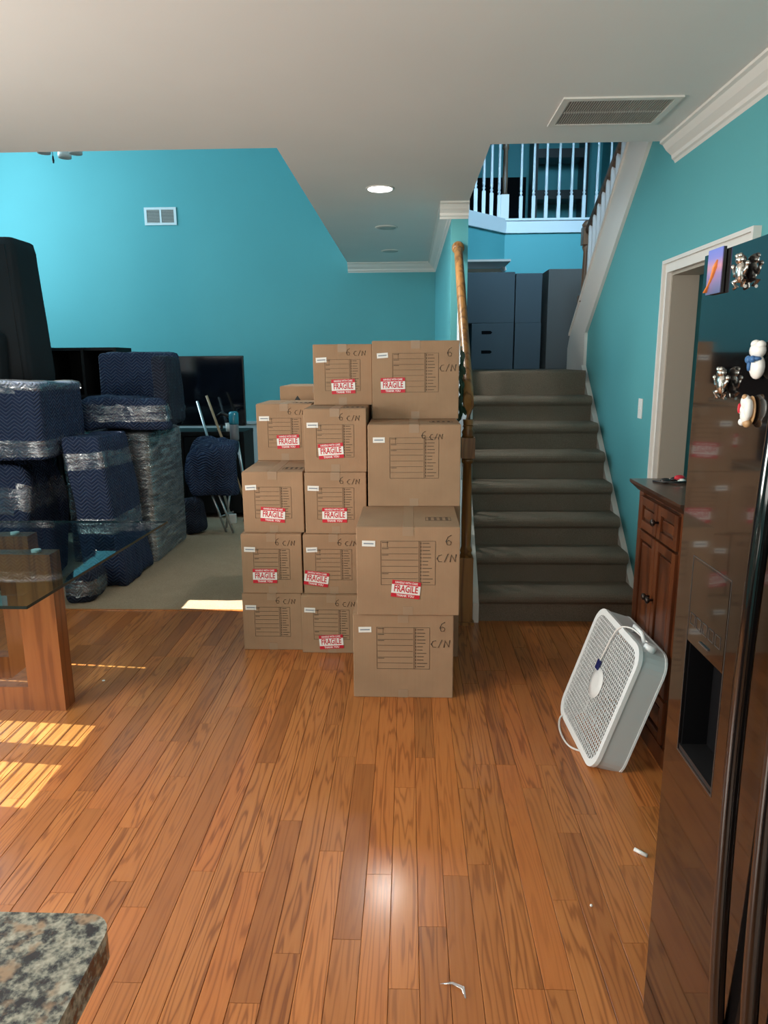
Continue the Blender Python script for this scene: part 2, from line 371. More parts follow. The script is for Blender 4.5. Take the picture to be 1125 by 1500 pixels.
# door casing and the room beyond
g = G()
def arch(a, b, c, d, z, w, x0, x1): g.prism([(a, 0), (b, 0), (b, z), (c, z), (c, 0), (d, 0), (d, z+w), (a, z+w)], 0, x0, x1)
arch(2.99, 3.055, 3.945, 4.01, 1.965, .065, XR-.018, XR)
arch(2.99, 3.008, 3.992, 4.01, 2.012, .018, XR-.032, XR-.0181)
arch(3.043, 3.055, 3.945, 3.957, 1.965, .012, XR-.025, XR-.0181)
struct('trim_1', g, 'trim', 0, label='white moulded casing around the doorway', cat='door casing')
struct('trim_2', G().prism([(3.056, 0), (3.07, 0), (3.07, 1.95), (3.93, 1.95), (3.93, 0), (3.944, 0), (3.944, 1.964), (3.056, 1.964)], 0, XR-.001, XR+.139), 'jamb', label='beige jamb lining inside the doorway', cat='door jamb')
struct('wall_closet', G().box(XR+.14, 2.4, 3.97, 4.05, 0, CE), 'teal'); struct('wall_outer', G().box(2.4, 2.5, -2.1, 9.7, 0, TOP), 'teal'); struct('wall_closet_near', G().box(XR+.14, 2.4, 2.2, 2.3, 0, CE), 'teal')
struct('floor_closet', G().box(XR, 2.4, 2.2, 4.0, -.05, 0), 'carpet')
# crown mouldings
CP = [(0, 0), (-.085, 0), (-.085, -.012), (-.07, -.018), (-.05, -.045), (-.022, -.068), (-.018, -.085), (-.008, -.092), (0, -.105)]
struct('trim_3', G().prism([(XR+a, CE-.0006+b) for a, b in CP], 1, -2.1, YE), 'trim', label='white crown moulding along the top of the right wall', cat='crown moulding')
struct('trim_4', G().prism([(FARY+a, CE-.0006+b) for a, b in CP], 0, -.69, .31), 'trim', label='cream crown moulding at the end of the hallway ceiling', cat='crown moulding')
g = G().prism([(5.42+a, CE-.0006+b) for a, b in CP], 0, .31-.085, .43); g.prism([(.31+a, CE-.0008+b) for a, b in CP], 1, 5.42, FARY)
struct('trim_5', g, 'trim', label='crown moulding capping the narrow wall end', cat='crown moulding')
struct('trim_6', G().box(-5.5, .31, FARY-.015, FARY, 0, .80).box(-5.5, .31, FARY-.03, FARY, .80, .83), 'wainscot', label='pale grey dado panelling at the foot of the far wall', cat='wainscot')
# upper floor: balcony front, soffit and back wall
A, B_ = Vector((.54, 7.12)), Vector((.97, 7.6))
g = G().box(.97, 2.4, 7.6, 7.7, 0, 2.77).prism([(A.x, A.y), (B_.x, B_.y), (B_.x, 7.8), (.43, 7.8), (.43, 7.0)], 2, 2.46, 2.77)
struct('wall_balcony', g, 'teal', label='bright blue wall face under the upstairs balcony', cat='wall')
g = G().box(.965, 2.4, 7.575, 7.7, 2.77, 2.905).box(.965, 2.4, 7.56, 7.7, 2.885, 2.905)
n = (B_-A).normalized(); q = Vector((n.y, -n.x))*.025
g.prism([tuple(A+q), tuple(B_+q), tuple(B_), (.97, 7.8), (.43, 7.8), (.43, 7.0)], 2, 2.77, 2.905)
struct('trim_7', g, 'bal', label='white band along the edge of the upstairs balcony', cat='trim')
struct('trim_8', G().prism([(.93, 2.46), (.97, 2.46), (.985, 2.41), (.955, 2.40), (.94, 2.42)], 1, 7.5, 7.6), 'trim')
struct('floor_upper', G().box(.43, 2.4, 7.7, 9.6, 2.6, 2.9), 'carpet')
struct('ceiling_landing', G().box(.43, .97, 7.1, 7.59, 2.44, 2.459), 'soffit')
struct('wall_upstairs', G().box(-.6, 2.5, 9.6, 9.7, 0, TOP).box(.31, .43, FARY, 9.6, 0, TOP), 'teal', label='shadowed teal wall of the upstairs hall', cat='wall')

# ------------------------------------------------------------------ lower staircase
st = thing('carpeted_staircase', 'straight flight of carpeted stairs rising beside the teal wall', 'staircase', (.88, Y0, 0))
XE = 1.343
def step(k):
    y = Y0+(k-1)*RUN; z = k*RI; prof = [(y+RUN+.02, z), (y+.02, z)]
    for a in range(1, 8):
        t = R(90+a*22.5); prof.append((y+.012+.042*math.cos(t), z-.036+.036*math.sin(t)))
    prof += [(y, z-.074), (y, z-RI), (y+RUN+.02, z-RI)]
    g = G(); g.prism(prof, 0, XS, XE); return g
for k in range(1, 8): step(k).build('step', 'stair', st)
ly = Y0+7*RUN; g = G(); prof = [(7.6, LZ), (ly+.01, LZ)]
for a in range(1, 6): t = R(90+a*18); prof.append((ly+.012+.02*math.cos(t), LZ-.02+.02*math.sin(t)))
g.prism(prof+[(ly, LZ-RI), (7.6, LZ-RI)], 0, XS, XE).box(XE, 2.4, 5.93, 7.6, LZ-RI, LZ-.0005); struct('floor_landing', g, 'stair', label='carpeted landing at the top of the first stair flight', cat='landing')
SK = lambda y: .07+.862*(y-4.06)
G().prism([(3.985, 0), (3.985, .05), (4.04, SK(4.04)+.02), (5.675, SK(5.675)+.02), (5.675, 0)], 0, XE, XR-.002).build('skirt_board', 'trim', st)
G().prism([(4.0, 0), (4.0, .12), (4.06, .2), (5.42, .2+.845*1.36), (5.42, 0)], 0, XS-.035, XS).build('stringer', 'trim', st)
nw = G(); nx, ny = .335, 4.0
nw.box(nx-.041, nx+.041, ny-.041, ny+.041, 0, .408).lathe([(.04, .408), (.03, .43), (.036, .445), (.027, .47), (.03, .62), (.024, .95), (.034, .96), (.034, .975), (.03, .985)], (nx, ny, 0))
nw.box(nx-.038, nx+.038, ny-.038, ny+.038, .985, 1.10).lathe([(.036, 1.10), (.03, 1.115), (.036, 1.13), (.025, 1.15), (.03, 1.2)], (nx, ny, 0))
nw = nw.build('newel_post', 'golden', st, bev=.003)
G().box(nx-.052, nx+.052, ny-.052, ny+.052, 0, .018).build('base_trim', 'golden', nw, bev=.003)
hr = G(); hr.tube([(.335, 4.0, 1.16), (.338, 4.03, 1.27), (.34, 4.12, 1.36), (.343, 4.4, 1.57), (.352, 5.0, 2.03), (.357, 5.34, 2.285), (.358, 5.40, 2.31)], .031, 10)
hr.ball((.358, 5.40, 2.315), .046); hr.build('handrail', 'golden', st)
for i in range(11):
    y = 4.14+i*.113; zb = .2+.845*(y-4.06); zt = 1.37+.765*(y-4.12)-.03
    G().box(.352, .382, y-.015, y+.015, zb, zb+.2).lathe([(.014, zb+.2), (.010, zb+.22), (.014, zb+.24), (.009, zt)], (.362, y, 0), 8).build('baluster', 'bal', st)

# ------------------------------------------------------------------ upper flight
us = thing('upper_staircase', 'upper stair flight with a white stringer, white balusters and a brown handrail', 'staircase', (1.9, 5.7, LZ))
G().prism([(3.6, SB(3.6)), (5.68, SB(5.68)), (5.68, LZ-.01), (6.27, LZ-.01), (6.27, 1.62), (6.2, ST(6.2)), (3.6, ST(3.6))], 0, XR-.022, XR+.13).build('stringer', 'trim', us)
G().prism([(3.6, ST(3.6)), (6.2, ST(6.2)), (6.2, ST(6.2)+.02), (3.6, ST(3.6)+.02)], 0, XR-.035, XR+.145).build('stringer_cap', 'trim', us)
for k in range(1, 9): G().box(XR+.13, 2.4, 5.9-(k)*.229, 5.93-(k-1)*.229, LZ+(k-1)*RI, LZ+k*RI).build('step', 'stair', us)
ra = lambda y: 2.52+.50*(5.85-y)
G().tube([(XR+.02, 5.9, ra(5.9)), (XR+.02, 5.0, ra(5.0)), (XR+.02, 4.2, ra(4.2))], .032, 8).build('handrail', 'brownrail', us)
G().box(XR-.03, XR+.06, 5.87, 5.96, 1.97, 2.02).lathe([(.03, 2.0), (.022, 2.03), (.03, 2.06), (.024, 2.35), (.036, 2.38), (.03, 2.40)], (XR+.015, 5.915, 0), 10).box(XR-.025, XR+.055, 5.875, 5.955, 2.40, 2.53).lathe([(.04, 2.53), (.044, 2.55), (.02, 2.58)], (XR+.015, 5.915, 0), 10).build('newel_post', 'brownrail', us)
for i in range(15):
    y = 5.8-i*.11
    G().box(XR+.0, XR+.03, y-.014, y+.014, ST(y), min(ST(y)+.75, ra(y))).build('baluster', 'bal', us)

# ------------------------------------------------------------------ balcony railing
br = thing('balcony_railing', 'white turned balusters with a tan newel along the upstairs balcony', 'railing', (1.2, 7.65, 2.905))
bal = None
pts = [(1.0+.125*i, 7.64) for i in range(1, 9)]+[tuple(B_.lerp(A, t)+Vector((-.0, .06))) for t in (.16, .36, .56, .76, .95)]
for x, y in pts:
    if bal is None:
        b = G().box(-.017, .017, -.017, .017, 0, .22).lathe([(.015, .22), (.010, .235), (.017, .25), (.010, .265), (.015, .28), (.014, .4), (.009, .92)], (0, 0, 0), 8)
        bal = b.build('baluster', 'bal', br, world=False); bal.location = (x-1.2, y-7.65, 0)
    else: put(bal.data, 'baluster', br, (x-1.2, y-7.65, 0))
G().box(.925, 1.005, 7.61, 7.69, 2.905, 3.14).build('newel_block', 'trim', br)
G().lathe([(.03, 3.14), (.022, 3.17), (.027, 3.3), (.022, 3.55), (.035, 3.57), (.03, 3.6), (.038, 3.65), (.02, 3.8)], (.965, 7.65, 0), 10).build('newel_post', 'brownrail', br)
G().tube([(.5, 7.2, 3.83), (.965, 7.65, 3.83), (2.3, 7.65, 3.83)], .03).build('handrail', 'brownrail', br)
lad = thing('black_shelf_rack', 'tall black open rack standing in the upstairs hall', 'shelf', (1.85, 9.3, 2.9))
for x in (1.52, 2.12): G().box(x-.03, x+.03, 9.2, 9.5, 2.9, 4.7).build('upright', 'black', lad)
for z in (2.93, 3.42, 3.88, 4.4): G().box(1.55, 2.09, 9.2, 9.5, z, z+.1).build('shelf', 'black', lad)
dc = thing('dark_cabinet', 'low dark cabinet against the upstairs hall wall', 'cabinet', (1.05, 9.4, 2.9))
G().box(.72, 1.42, 9.25, 9.58, 2.9, 3.68).build('body', 'void', dc, bev=.006); G().box(.74, 1.06, 9.235, 9.25, 2.95, 3.64).build('door', 'void', dc); G().box(1.08, 1.40, 9.235, 9.25, 2.95, 3.64).build('door', 'void', dc)

# ------------------------------------------------------------------ cartons on the landing
def landing_box(x0, x1, y0, y1, z0, z1, m, label, slot=True):
    t = thing('landing_carton', label, 'box', ((x0+x1)/2, (y0+y1)/2, z0), group='cartons on the landing')
    G().box(x0, x1, y0, y1, z0, z1, bev=.006).build('body', m, t)
    if slot: 
        xc = x0+(x1-x0)*.36 
        for k in (.38, .8):
            g = G(); zc = z0+(z1-z0)*k; g.prism([(xc-.045, zc-.014), (xc+.035, zc-.014), (xc+.05, zc), (xc+.035, zc+.014), (xc-.045, zc+.014)], 1, y0-.002, y0+.002); g.build('hand_hole_shade', 'void', t)  # flat dark plate standing in for the shade inside the hole
    return t
ZB = LZ
landing_box(.56, .93, 6.5, 6.95, ZB, ZB+.40, 'greybox', 'blue-grey carton with a hand hole on the landing, lower of the left pair')
landing_box(.50, .93, 6.5, 6.95, ZB+.40, ZB+.83, 'greybox', 'plain blue-grey carton on the landing, upper of the left pair', False)
landing_box(.94, 1.17, 6.5, 6.95, ZB, ZB+.40, 'greybox', 'narrow blue-grey carton on the landing below a taller one', False)
landing_box(.94, 1.17, 6.52, 6.95, ZB+.40, ZB+.82, 'greybox', 'narrow blue-grey carton on the landing topping its pair', False)
landing_box(1.21, 1.62, 6.45, 6.95, ZB, ZB+.845, 'taupebox', 'tall taupe carton on the landing beside the stair newel', False)

# ------------------------------------------------------------------ moving boxes
def text_mesh(s, size, sx=1., off=0., mt='red'):
    c = bpy.data.curves.new('lettering', 'FONT'); c.body = s; c.size = size; c.align_x = 'CENTER'; c.align_y = 'CENTER'; c.offset = off; c.resolution_u = 2
    o = bpy.data.objects.new('tmp', c); COL.objects.link(o); dg = bpy.context.evaluated_depsgraph_get(); me = bpy.data.meshes.new_from_object(o.evaluated_get(dg)); bpy.data.objects.remove(o)
    for v in me.vertices: v.co = Vector((v.co.x*sx, 0, v.co.y))
    me.materials.clear(); me.materials.append(M[mt]); return me
T1 = text_mesh('FRAGILE', .044, .66, .0009, 'red'); T2 = text_mesh('HANDLE WITH CARE', .0135, .78, .0003, 'paper'); T3 = text_mesh('THANK YOU', .015, .9, .0004, 'paper')
def data_of(o): d = o.data; bpy.data.objects.remove(o); return d
SW, SH = .128, .078
sheet = data_of(G().box(-SW/2, SW/2, -.0008, .0, -SH/2, SH/2).build('sheet', 'paper'))
band = data_of(G().box(-SW/2, SW/2, -.0012, -.0006, SH/2-.019, SH/2).box(-SW/2, SW/2, -.0012, -.0006, -SH/2, -SH/2+.018).build('bands', 'red'))
blabel = data_of(G().box(-.029, .029, -.0012, 0, -.013, .013).build('lab', 'paper'))
lbars = data_of(G().box(-.022, .022, -.0016, -.001, -.003, .003).build('lab', mat('label_print', (.25, .28, .33), .6)))
def form(w, h):
    g = G(); t = .0013; y0, y1 = -.0012, 0.
    def hl(a, b, z): g.box(a, b, y0, y1, z-t/2, z+t/2)
    def vl(x, a, b): g.box(x-t/2, x+t/2, y0, y1, a, b)
    X0, X1, Z0, Z1 = -w/2, w/2, -h/2, h/2; D = X0+w*.70
    for z in (Z0, Z1): hl(X0, X1, z)
    for x in (X0, X1, D, D+.006): vl(x, Z0, Z1)
    for k in range(1, 7): hl(X0+.004, D-.004, Z1-h*k/7)
    vl(X0+w*.12, Z1-h/7, Z1); rr = random.Random(3)
    for k in range(12):
        z = Z1-h*(k+.6)/12.3; a = D+.012
        g.box(D+.008, D+.0105, y0, y1, z-.004, z+.004); g.box(a+.004, a+.004+w*.2*rr.uniform(.5, .95), y0, y1, z-.0013, z+.0013)
    for k in (0, 1, 2, 5): g.box(X0+.005, X0+.005+w*.12, y0, y1, Z1-h*k/7-.007, Z1-h*k/7-.0045)
    return data_of(g.build('printed_form', 'ink'))
FB = form(.24, .20); FS = form(.19, .165)
# pen strokes: "6" and "C/N"
def strokes(parts):
    g = G()
    for p in parts: g.tube([(a, -.0006, b) for a, b in p], .0019, 4, flat=.4)
    return g
six = [[(.010, .02), (-.004, .012), (-.010, -.004), (-.006, -.018), (.006, -.018), (.009, -.006), (.0, .0), (-.008, -.006)]]
cn = [[(-.022, .012), (-.034, .010), (-.040, -.002), (-.034, -.014), (-.022, -.014)], [(-.014, -.016), (.000, .016)], [(.008, -.015), (.011, .013), (.026, -.014), (.030, .014)]]
SIX = data_of(strokes(six).build('six', 'marker')); CN = data_of(strokes(cn).build('cn', 'marker'))
g = G()
for i in range(4):
    for k in range(3): g.box(-.045+i*.026, -.033+i*.026, -.022+k*.02, -.010+k*.02, 0, .0008)
g.box(-.058, .058, -.034, -.032, 0, .0008).box(-.058, .058, .036, .038, 0, .0008).box(-.058, -.056, -.034, .038, 0, .0008).box(.056, .058, -.034, .038, 0, .0008)
TOPP = data_of(g.build('top_print', 'ink'))
def carton_meshes(w, d, h):
    g = G(); g.box(-w/2, w/2, 0, d, 0, h, bev=.004); body = data_of(g.build('body', 'card'))
    flap = data_of(G().box(-w/2+.003, -.0006, .004, d-.004, 0, .0022).build('top_flap', 'card'))
    tape = data_of(G().prism([(-.0012, h-.038), (-.0012, h+.0029), (d, h+.0029), (d, h+.0021), (0, h+.0021), (0, h-.038)], 0, -.024, .024).build('packing_tape', 'tape'))
    low = data_of(G().box(-.022, .022, -.0010, 0, .001, .04).build('packing_tape', 'tape'))
    return body, flap, tape, low
BW, BD, BH = .456, .456, .4035; SWD, SDP, SHT = .318, .406, .3195
CMB = carton_meshes(BW, BD, BH); CMS = carton_meshes(SWD, SDP, SHT)
def carton(x, y, z, big, label, rz=0, sticker=None, hand=0, printed=True, top=False, group='moving boxes stacked in front of the stairs'):
    """x: left edge, y: front, z: base"""
    w, d, h = (BW, BD, BH) if big else (SWD, SDP, SHT)
    t = thing('moving_box', label, 'box', (x+w/2, y, z), rz, group); bm_ = CMB if big else CMS
    bd = put(bm_[0], 'body', t, (0, 0, 0)); put(bm_[1], 'top_flap', bd, (0, 0, h)); put(bm_[1], 'top_flap', bd, (w/2-.0018, 0, h)); put(bm_[2], 'packing_tape', bd, (0, 0, 0)); put(bm_[3], 'packing_tape', bd, (0, 0, 0))
    if printed:
        put(FB if big else FS, 'printed_form', bd, ((.0 if big else -.0), -.0002, h*.60 if big else h*.5))
        l = put(blabel, 'shipping_label', t, (-w/2+(.055 if big else .045), -.0002, h*.82 if big else h*.75), (0, R(random.uniform(-4, 2)), 0)); put(lbars, 'printed_bars', l, (0, 0, 0))
    if sticker:
        u, v, tl = sticker; s = put(sheet, 'fragile_sticker', t, ((u-.5)*w, -.0022, h*(1-v)), (0, R(-tl), 0)); s['label'] = 'red and white fragile sticker'
        put(band, 'red_band', s, (0, 0, 0)); put(T1, 'lettering', s, (0, -.0014, .0005)); put(T2, 'lettering', s, (0, -.0014, SH/2-.0095)); put(T3, 'lettering', s, (0, -.0014, -SH/2+.009))
    if hand == 1:
        put(SIX, 'handwriting', bd, (w*.10, -.0008, h*.88), scale=(.9, 1, .9)); put(CN, 'handwriting', bd, (w*.10+.066, -.0008, h*.86), scale=(.9, 1, .9))
    if hand == 2:
        put(SIX, 'handwriting', bd, (w*.39, -.0008, h*.86), scale=(1.15, 1, 1.15)); put(CN, 'handwriting', bd, (w*.385, -.0008, h*.66), scale=(1.2, 1, 1.2))
    if top: put(TOPP, 'top_print', bd, (w*.30, .16 if big else .12, h+.0024))
    return t
h1 = SHT+.003; H1 = BH+.003
carton(-.251, 3.034, 0, True, 'large moving box without a fragile sticker on the floor, bottom of its stack', R(-.5), None, 2)
carton(-.229, 3.02, H1, True, 'large moving box with a tilted fragile sticker, second from the floor', R(-.3), (.48, .70, -6), 2, top=True)
carton(-.199, 3.47, 2*H1, True, 'large moving box without a sticker, third up in the stack by the newel', 0, None, 1, top=True)
carton(-.19, 3.80, 3*H1, True, 'large moving box with a fragile sticker at its left, topmost beside the handrail', 0, (.24, .56, 1), 2)
carton(-.885, 3.578, 0, False, 'small moving box without a sticker on the floor at the carpet edge', 0, None, 1)
carton(-.564, 3.54, 0, False, 'small moving box on the floor with a low fragile sticker, beside the large boxes', R(-1), (.49, .80, 4), 1)
carton(-.875, 3.57, h1, False, 'small moving box, second up at the carpet edge, fragile sticker left of centre', 0, (.38, .70, 0), 1)
carton(-.548, 3.565, h1, False, 'small moving box with a fragile sticker askew at its left edge', 0, (.21, .74, -8), 1)
carton(-.862, 3.605, 2*h1, False, 'small moving box, third up at the carpet edge, fragile sticker tilted', 0, (.49, .70, -4), 0, top=True)
carton(-.533, 3.58, 2*h1, False, 'small moving box with a centred fragile sticker, third up in the middle stack', 0, (.48, .69, 0), 1)
carton(-.863, 4.03, 3*h1, False, 'small moving box set back on the left stack, partly hidden by its neighbour', 0, (.56, .66, 2), 1, top=True)
carton(-.530, 3.59, 3*h1, False, 'small moving box, fourth up in the middle stack, fragile sticker tilted up', 0, (.43, .66, 4), 1, top=True)
carton(-.513, 3.89, 4*h1, False, 'small moving box topping the middle stack', 0, (.51, .69, 2), 1)
HID = lambda where, k: 'plain moving box %s, %s up' % (where, ('first', 'second', 'third', 'fourth')[k])
for k in range(2): carton(-.195, 3.495, k*H1, True, HID('directly behind the two lowest large boxes', k), printed=False, group='moving boxes behind the front row')
for k in range(3): carton(-.20, 3.96, k*H1, True, HID('beside the newel at the foot of the stairs', k), printed=False, group='moving boxes behind the front row')
for k in range(4): carton(-.535, 4.0, k*h1, False, HID('behind the middle stack of small boxes', k), printed=False, group='moving boxes behind the front row')
for k in range(3): carton(-.868, 4.02, k*h1, False, HID('behind the stack at the carpet edge', k), printed=False, group='moving boxes behind the front row')
for k in range(3): carton(-.80, 4.46, k*h1, False, HID('under the box with the triangle mark', k), printed=False, group='moving boxes behind the front row')
t = carton(-.80, 4.46, 3*h1, True, 'plain moving box with a black triangle mark peeking out behind the stacks', printed=False)
g = G().prism([(-.04, 0), (.0, 0), (-.02, .03)], 1, -.0012, 0); g.build('triangle_mark', 'black', t, world=False).location = (-BW/2+.13, 0, BH-.085)

# ------------------------------------------------------------------ refrigerator
FX = .545; fr = thing('refrigerator', 'tall glossy black side-by-side refrigerator with an ice dispenser', 'refrigerator', (.96, .935, 0))
G().box(FX+.065, 1.36, .485, 1.385, .0, 1.69, bev=.006).build('body', 'fridge', fr)
g = holes(G(), 0, FX, FX+.058, .985, 1.392, .05, 1.705, [(1.165, 1.325, .752, .985)])
fd = g.build('freezer_door', 'fridge', fr)
G().box(FX, FX+.058, .478, .975, .05, 1.705, bev=.012).build('fridge_door', 'fridge', fr)
G().box(FX+.03, FX+.06, .49, 1.38, 0, .045).build('kick_plate', 'black', fr)
dp = G().box(FX+.055, FX+.065, 1.165, 1.325, .752, .985).box(FX+.006, FX+.058, 1.165, 1.168, .752, .985).box(FX+.006, FX+.058, 1.322, 1.325, .752, .985).build('dispenser_cavity', 'void', fd)
G().box(FX+.002, FX+.058, 1.165, 1.325, .752, .762).build('drip_tray', 'black', fd)
g = G()
for a, b, c, d in ((1.1645, 1.3255, 1.1535, 1.155), (1.163, 1.1645, .748, 1.155), (1.3255, 1.327, .748, 1.155), (1.1645, 1.3255, .748, .7495)): g.box(FX-.0008, FX+.002, a, b, c, d)
g.build('dispenser_bezel', 'gunmetal', fd)
G().box(FX-.0006, FX+.002, 1.168, 1.322, .99, 1.15).build('control_panel', 'fridge', fd)
for i in range(5):
    y = 1.305-i*.028
    g = G()
    for a, b, c, d in ((y-.011, y+.011, 1.022, 1.0235), (y-.011, y+.011, 1.043, 1.0445), (y-.011, y-.0095, 1.022, 1.0445), (y+.0095, y+.011, 1.022, 1.0445)): g.box(FX-.0014, FX-.0004, a, b, c, d)
    g.build('button_outline', 'gunmetal', fd)
G().box(FX-.0035, FX-.001, 1.225, 1.265, 1.002, 1.005).build('logo_bar', 'gunmetal', fd)
for y, s in ((1.035, 1), (.925, -1)):
    pts = [(FX-.002-.028*math.sin(math.pi*i/16)**.6, y, .30+1.32*i/16) for i in range(17)]
    G().tube(pts, .013, 10).build('handle', 'fridge', fr, label='long bowed black handle')
# magnets
def magnet(name, label, cat, y, z, k=.68):
    t = thing(name, label, cat, (FX-.0005, y, z), 0, 'magnets on the refrigerator'); t.scale = (k, k, k); INV[t.name] = Matrix.Translation((-FX, -y, -z)); return t
def frog(y, z, label):
    t = magnet('metal_magnet', label, 'magnet', y, z); g = G()
    g.ball((FX-.012, y, z), (.012, .017, .026)).ball((FX-.014, y, z+.027), (.012, .015, .012)).ball((FX-.019, y+.008, z+.036), .006).ball((FX-.019, y-.008, z+.036), .006); g.build('body', 'chrome', t)
    for s in (-1, 1):
        G().tube([(FX-.012, y+s*.012, z+.006), (FX-.014, y+s*.026, z-.006), (FX-.014, y+s*.036, z+.012)], [.006, .005, .004]).ball((FX-.014, y+s*.038, z+.015), .006).build('arm', 'chrome', t)
        G().tube([(FX-.01, y+s*.01, z-.018), (FX-.016, y+s*.028, z-.022), (FX-.012, y+s*.014, z-.034), (FX-.012, y+s*.03, z-.036)], [.007, .006, .005, .004]).build('leg', 'chrome', t)
def fpos(px_, py_):
    d = fw*1040+rt*(px_-562.5)-up*(py_-750); k = (FX-.01)/d[0]; return d[1]*k, CAMH+d[2]*k
y, z = fpos(1084, 398); frog(y, z, 'pewter figure magnet with raised arms, beside the sunset photo')
y, z = fpos(1056, 562); frog(y, z, 'pewter figure magnet lower on the door, above the dispenser')
y, z = fpos(1110, 528); t = magnet('ceramic_magnet', 'white ceramic figure magnet with a blue ribbon', 'magnet', y, z)
g = G().ball((FX-.014, y, z-.014), (.014, .026, .028)).ball((FX-.016, y, z+.022), (.015, .027, .018)).ball((FX-.016, y+.012, z+.036), (.01, .014, .01)).ball((FX-.016, y-.012, z+.034), (.01, .014, .01)); g.build('body', 'ceramic', t)
G().ball((FX-.022, y, z+.004), (.012, .026, .006)).ball((FX-.03, y+.012, z+.002), (.006, .011, .009)).ball((FX-.03, y-.008, z+.003), (.006, .010, .008)).ball((FX-.029, y+.008, z-.012), (.004, .006, .012)).build('ribbon', 'ribbon', t)
y, z = fpos(1093, 601); t = magnet('animal_magnet', 'white and tan animal cluster magnet below the ribboned figure', 'magnet', y, z)
G().ball((FX-.004, y-.002, z), (.004, .024, .034)).ball((FX-.012, y-.004, z-.03), (.008, .014, .010)).ball((FX-.018, y+.004, z+.03), (.006, .008, .007)).build('backing', 'tanpaint', t)
G().ball((FX-.014, y+.006, z+.018), (.01, .017, .018)).ball((FX-.016, y+.016, z+.002), (.01, .013, .013)).ball((FX-.014, y+.002, z-.012), (.01, .018, .018)).ball((FX-.014, y-.012, z+.004), (.01, .011, .024)).ball((FX-.016, y+.012, z-.028), (.008, .009, .009)).build('body', 'ceramic', t)
G().ball((FX-.025, y+.012, z+.004), (.004, .003, .012)).build('collar', 'red', t)
y, z = fpos(1043, 398); t = magnet('photo_magnet', 'small photo magnet of an orange glow against a violet sky', 'magnet', y-.004, z, 1)
y -= .004
G().box(FX-.006, FX-.001, y-.030, y+.030, z-.038, z+.038).build('backing', 'black', t); G().box(FX-.0075, FX-.006, y-.030, y+.030, z-.038, z+.038).build('photo', 'sunset', t)
G().tube([(FX-.008, y+.025, z-.034), (FX-.008, y+.017, z-.022), (FX-.008, y+.002, z-.01), (FX-.008, y-.010, z+.006), (FX-.008, y-.013, z+.018)], [.007, .003, .005, .007, .002], 6, flat=.12).build('glow', 'orange', t)

# ------------------------------------------------------------------ narrow cabinet against the wall
CX = .968; cb = thing('wooden_cabinet', 'narrow reddish-brown wooden cabinet with paired doors beside the refrigerator', 'cabinet', (1.17, 2.70, 0))
ya, yb = 2.445, 2.955
G().box(CX+.012, XR-.01, ya, yb, .07, 1.0).build('body', 'cherry', cb, bev=.003)
G().box(CX-.008, XR-.01, ya-.012, yb+.012, 0, .075).build('plinth', 'cherry', cb, bev=.006)
G().prism([(CX-.036, 1.032), (CX-.036, 1.02), (CX-.012, .998), (CX+.002, .985), (XR-.01, .985), (XR-.01, 1.032)], 1, ya-.03, yb+.03).build('top', 'cabtop', cb, bev=.002)
for y in (ya, yb-.05): G().box(CX, CX+.012, y, y+.05, .075, .985).build('stile', 'cherry', cb)
ym = (ya+yb)/2
def panel_door(name, y0, y1, z0, z1, knob):
    d = G().box(CX+.002, CX+.0119, y0, y1, z0, z1).build(name, 'cabtop', cb); b = .034
    for a in ((y0, y0+b, z0, z1), (y1-b, y1, z0, z1), (y0+b, y1-b, z0, z0+b), (y0+b, y1-b, z1-b, z1)): G().box(CX-.012, CX+.002, *a, bev=.003).build('frame_board', 'cherry', d)
    G().box(CX-.008, CX+.002, y0+b+.012, y1-b-.012, z0+b+.012, z1-b-.012, bev=.006).build('raised_panel', 'cherry', d)
    if knob: G().lathe([(.005, 0), (.005, .012), (.013, .018), (.014, .026), (.006, .031)], (0, 0, 0), 10, Matrix.Translation((CX-.012, *knob)) @ Matrix.Rotation(R(-90), 4, 'Y')).build('knob', 'bronze', d)
panel_door('drawer', ym+.004, yb-.045, .845, .975, None); panel_door('drawer', ya+.045, ym-.004, .845, .975, (ym-.02, .91))
panel_door('door', ym+.003, yb-.045, .27, .835, (ym+.022, .60)); panel_door('door', ya+.045, ym-.003, .27, .835, (ym-.022, .60))
panel_door('drawer', ya+.045, yb-.045, .085, .258, (ym, .17))
# keys on the cabinet
ky = thing('key_bunch', 'bunch of keys with tags lying on the wooden cabinet', 'keys', (1.1, 2.88, 1.032))
g = G(); g.tube([(1.06+.022*math.cos(a*.5), 2.9+.022*math.sin(a*.5), 1.0345) for a in range(13)], .0016, 5); g.build('ring', 'chrome', ky)
for i, a in enumerate((20, 70, 140, 200)):
    mm = Matrix.Translation((1.085+.012*i, 2.88-.01*(i % 2), 1.034+.004*i)) @ Matrix.Rotation(R(a), 4, 'Z'); G().box(0, .05, -.004, .004, 0, .002, mm).lathe([(.011, 0), (.011, .0025)], (0, 0, 0), 10, mm).build('key', 'chrome', ky)
G().ball((1.10, 2.885, 1.05), (.022, .012, .012)).build('tag', 'red', ky); G().ball((1.125, 2.87, 1.044), (.02, .016, .011)).build('fob', 'black', ky); G().ball((1.10, 2.86, 1.042), (.016, .012, .009)).build('tag', 'ceramic', ky)

for k in range(2): G().ball((1.04+.05*k, 2.87+.03*k, 1.042), (.022, .012, .010)).build('fob', 'black', ky)
G().cord([(1.0, 2.9, 1.035), (1.03, 2.86, 1.038), (1.08, 2.84, 1.04), (1.13, 2.86, 1.04), (1.16, 2.9, 1.036)], .004).build('lanyard', 'black', ky)

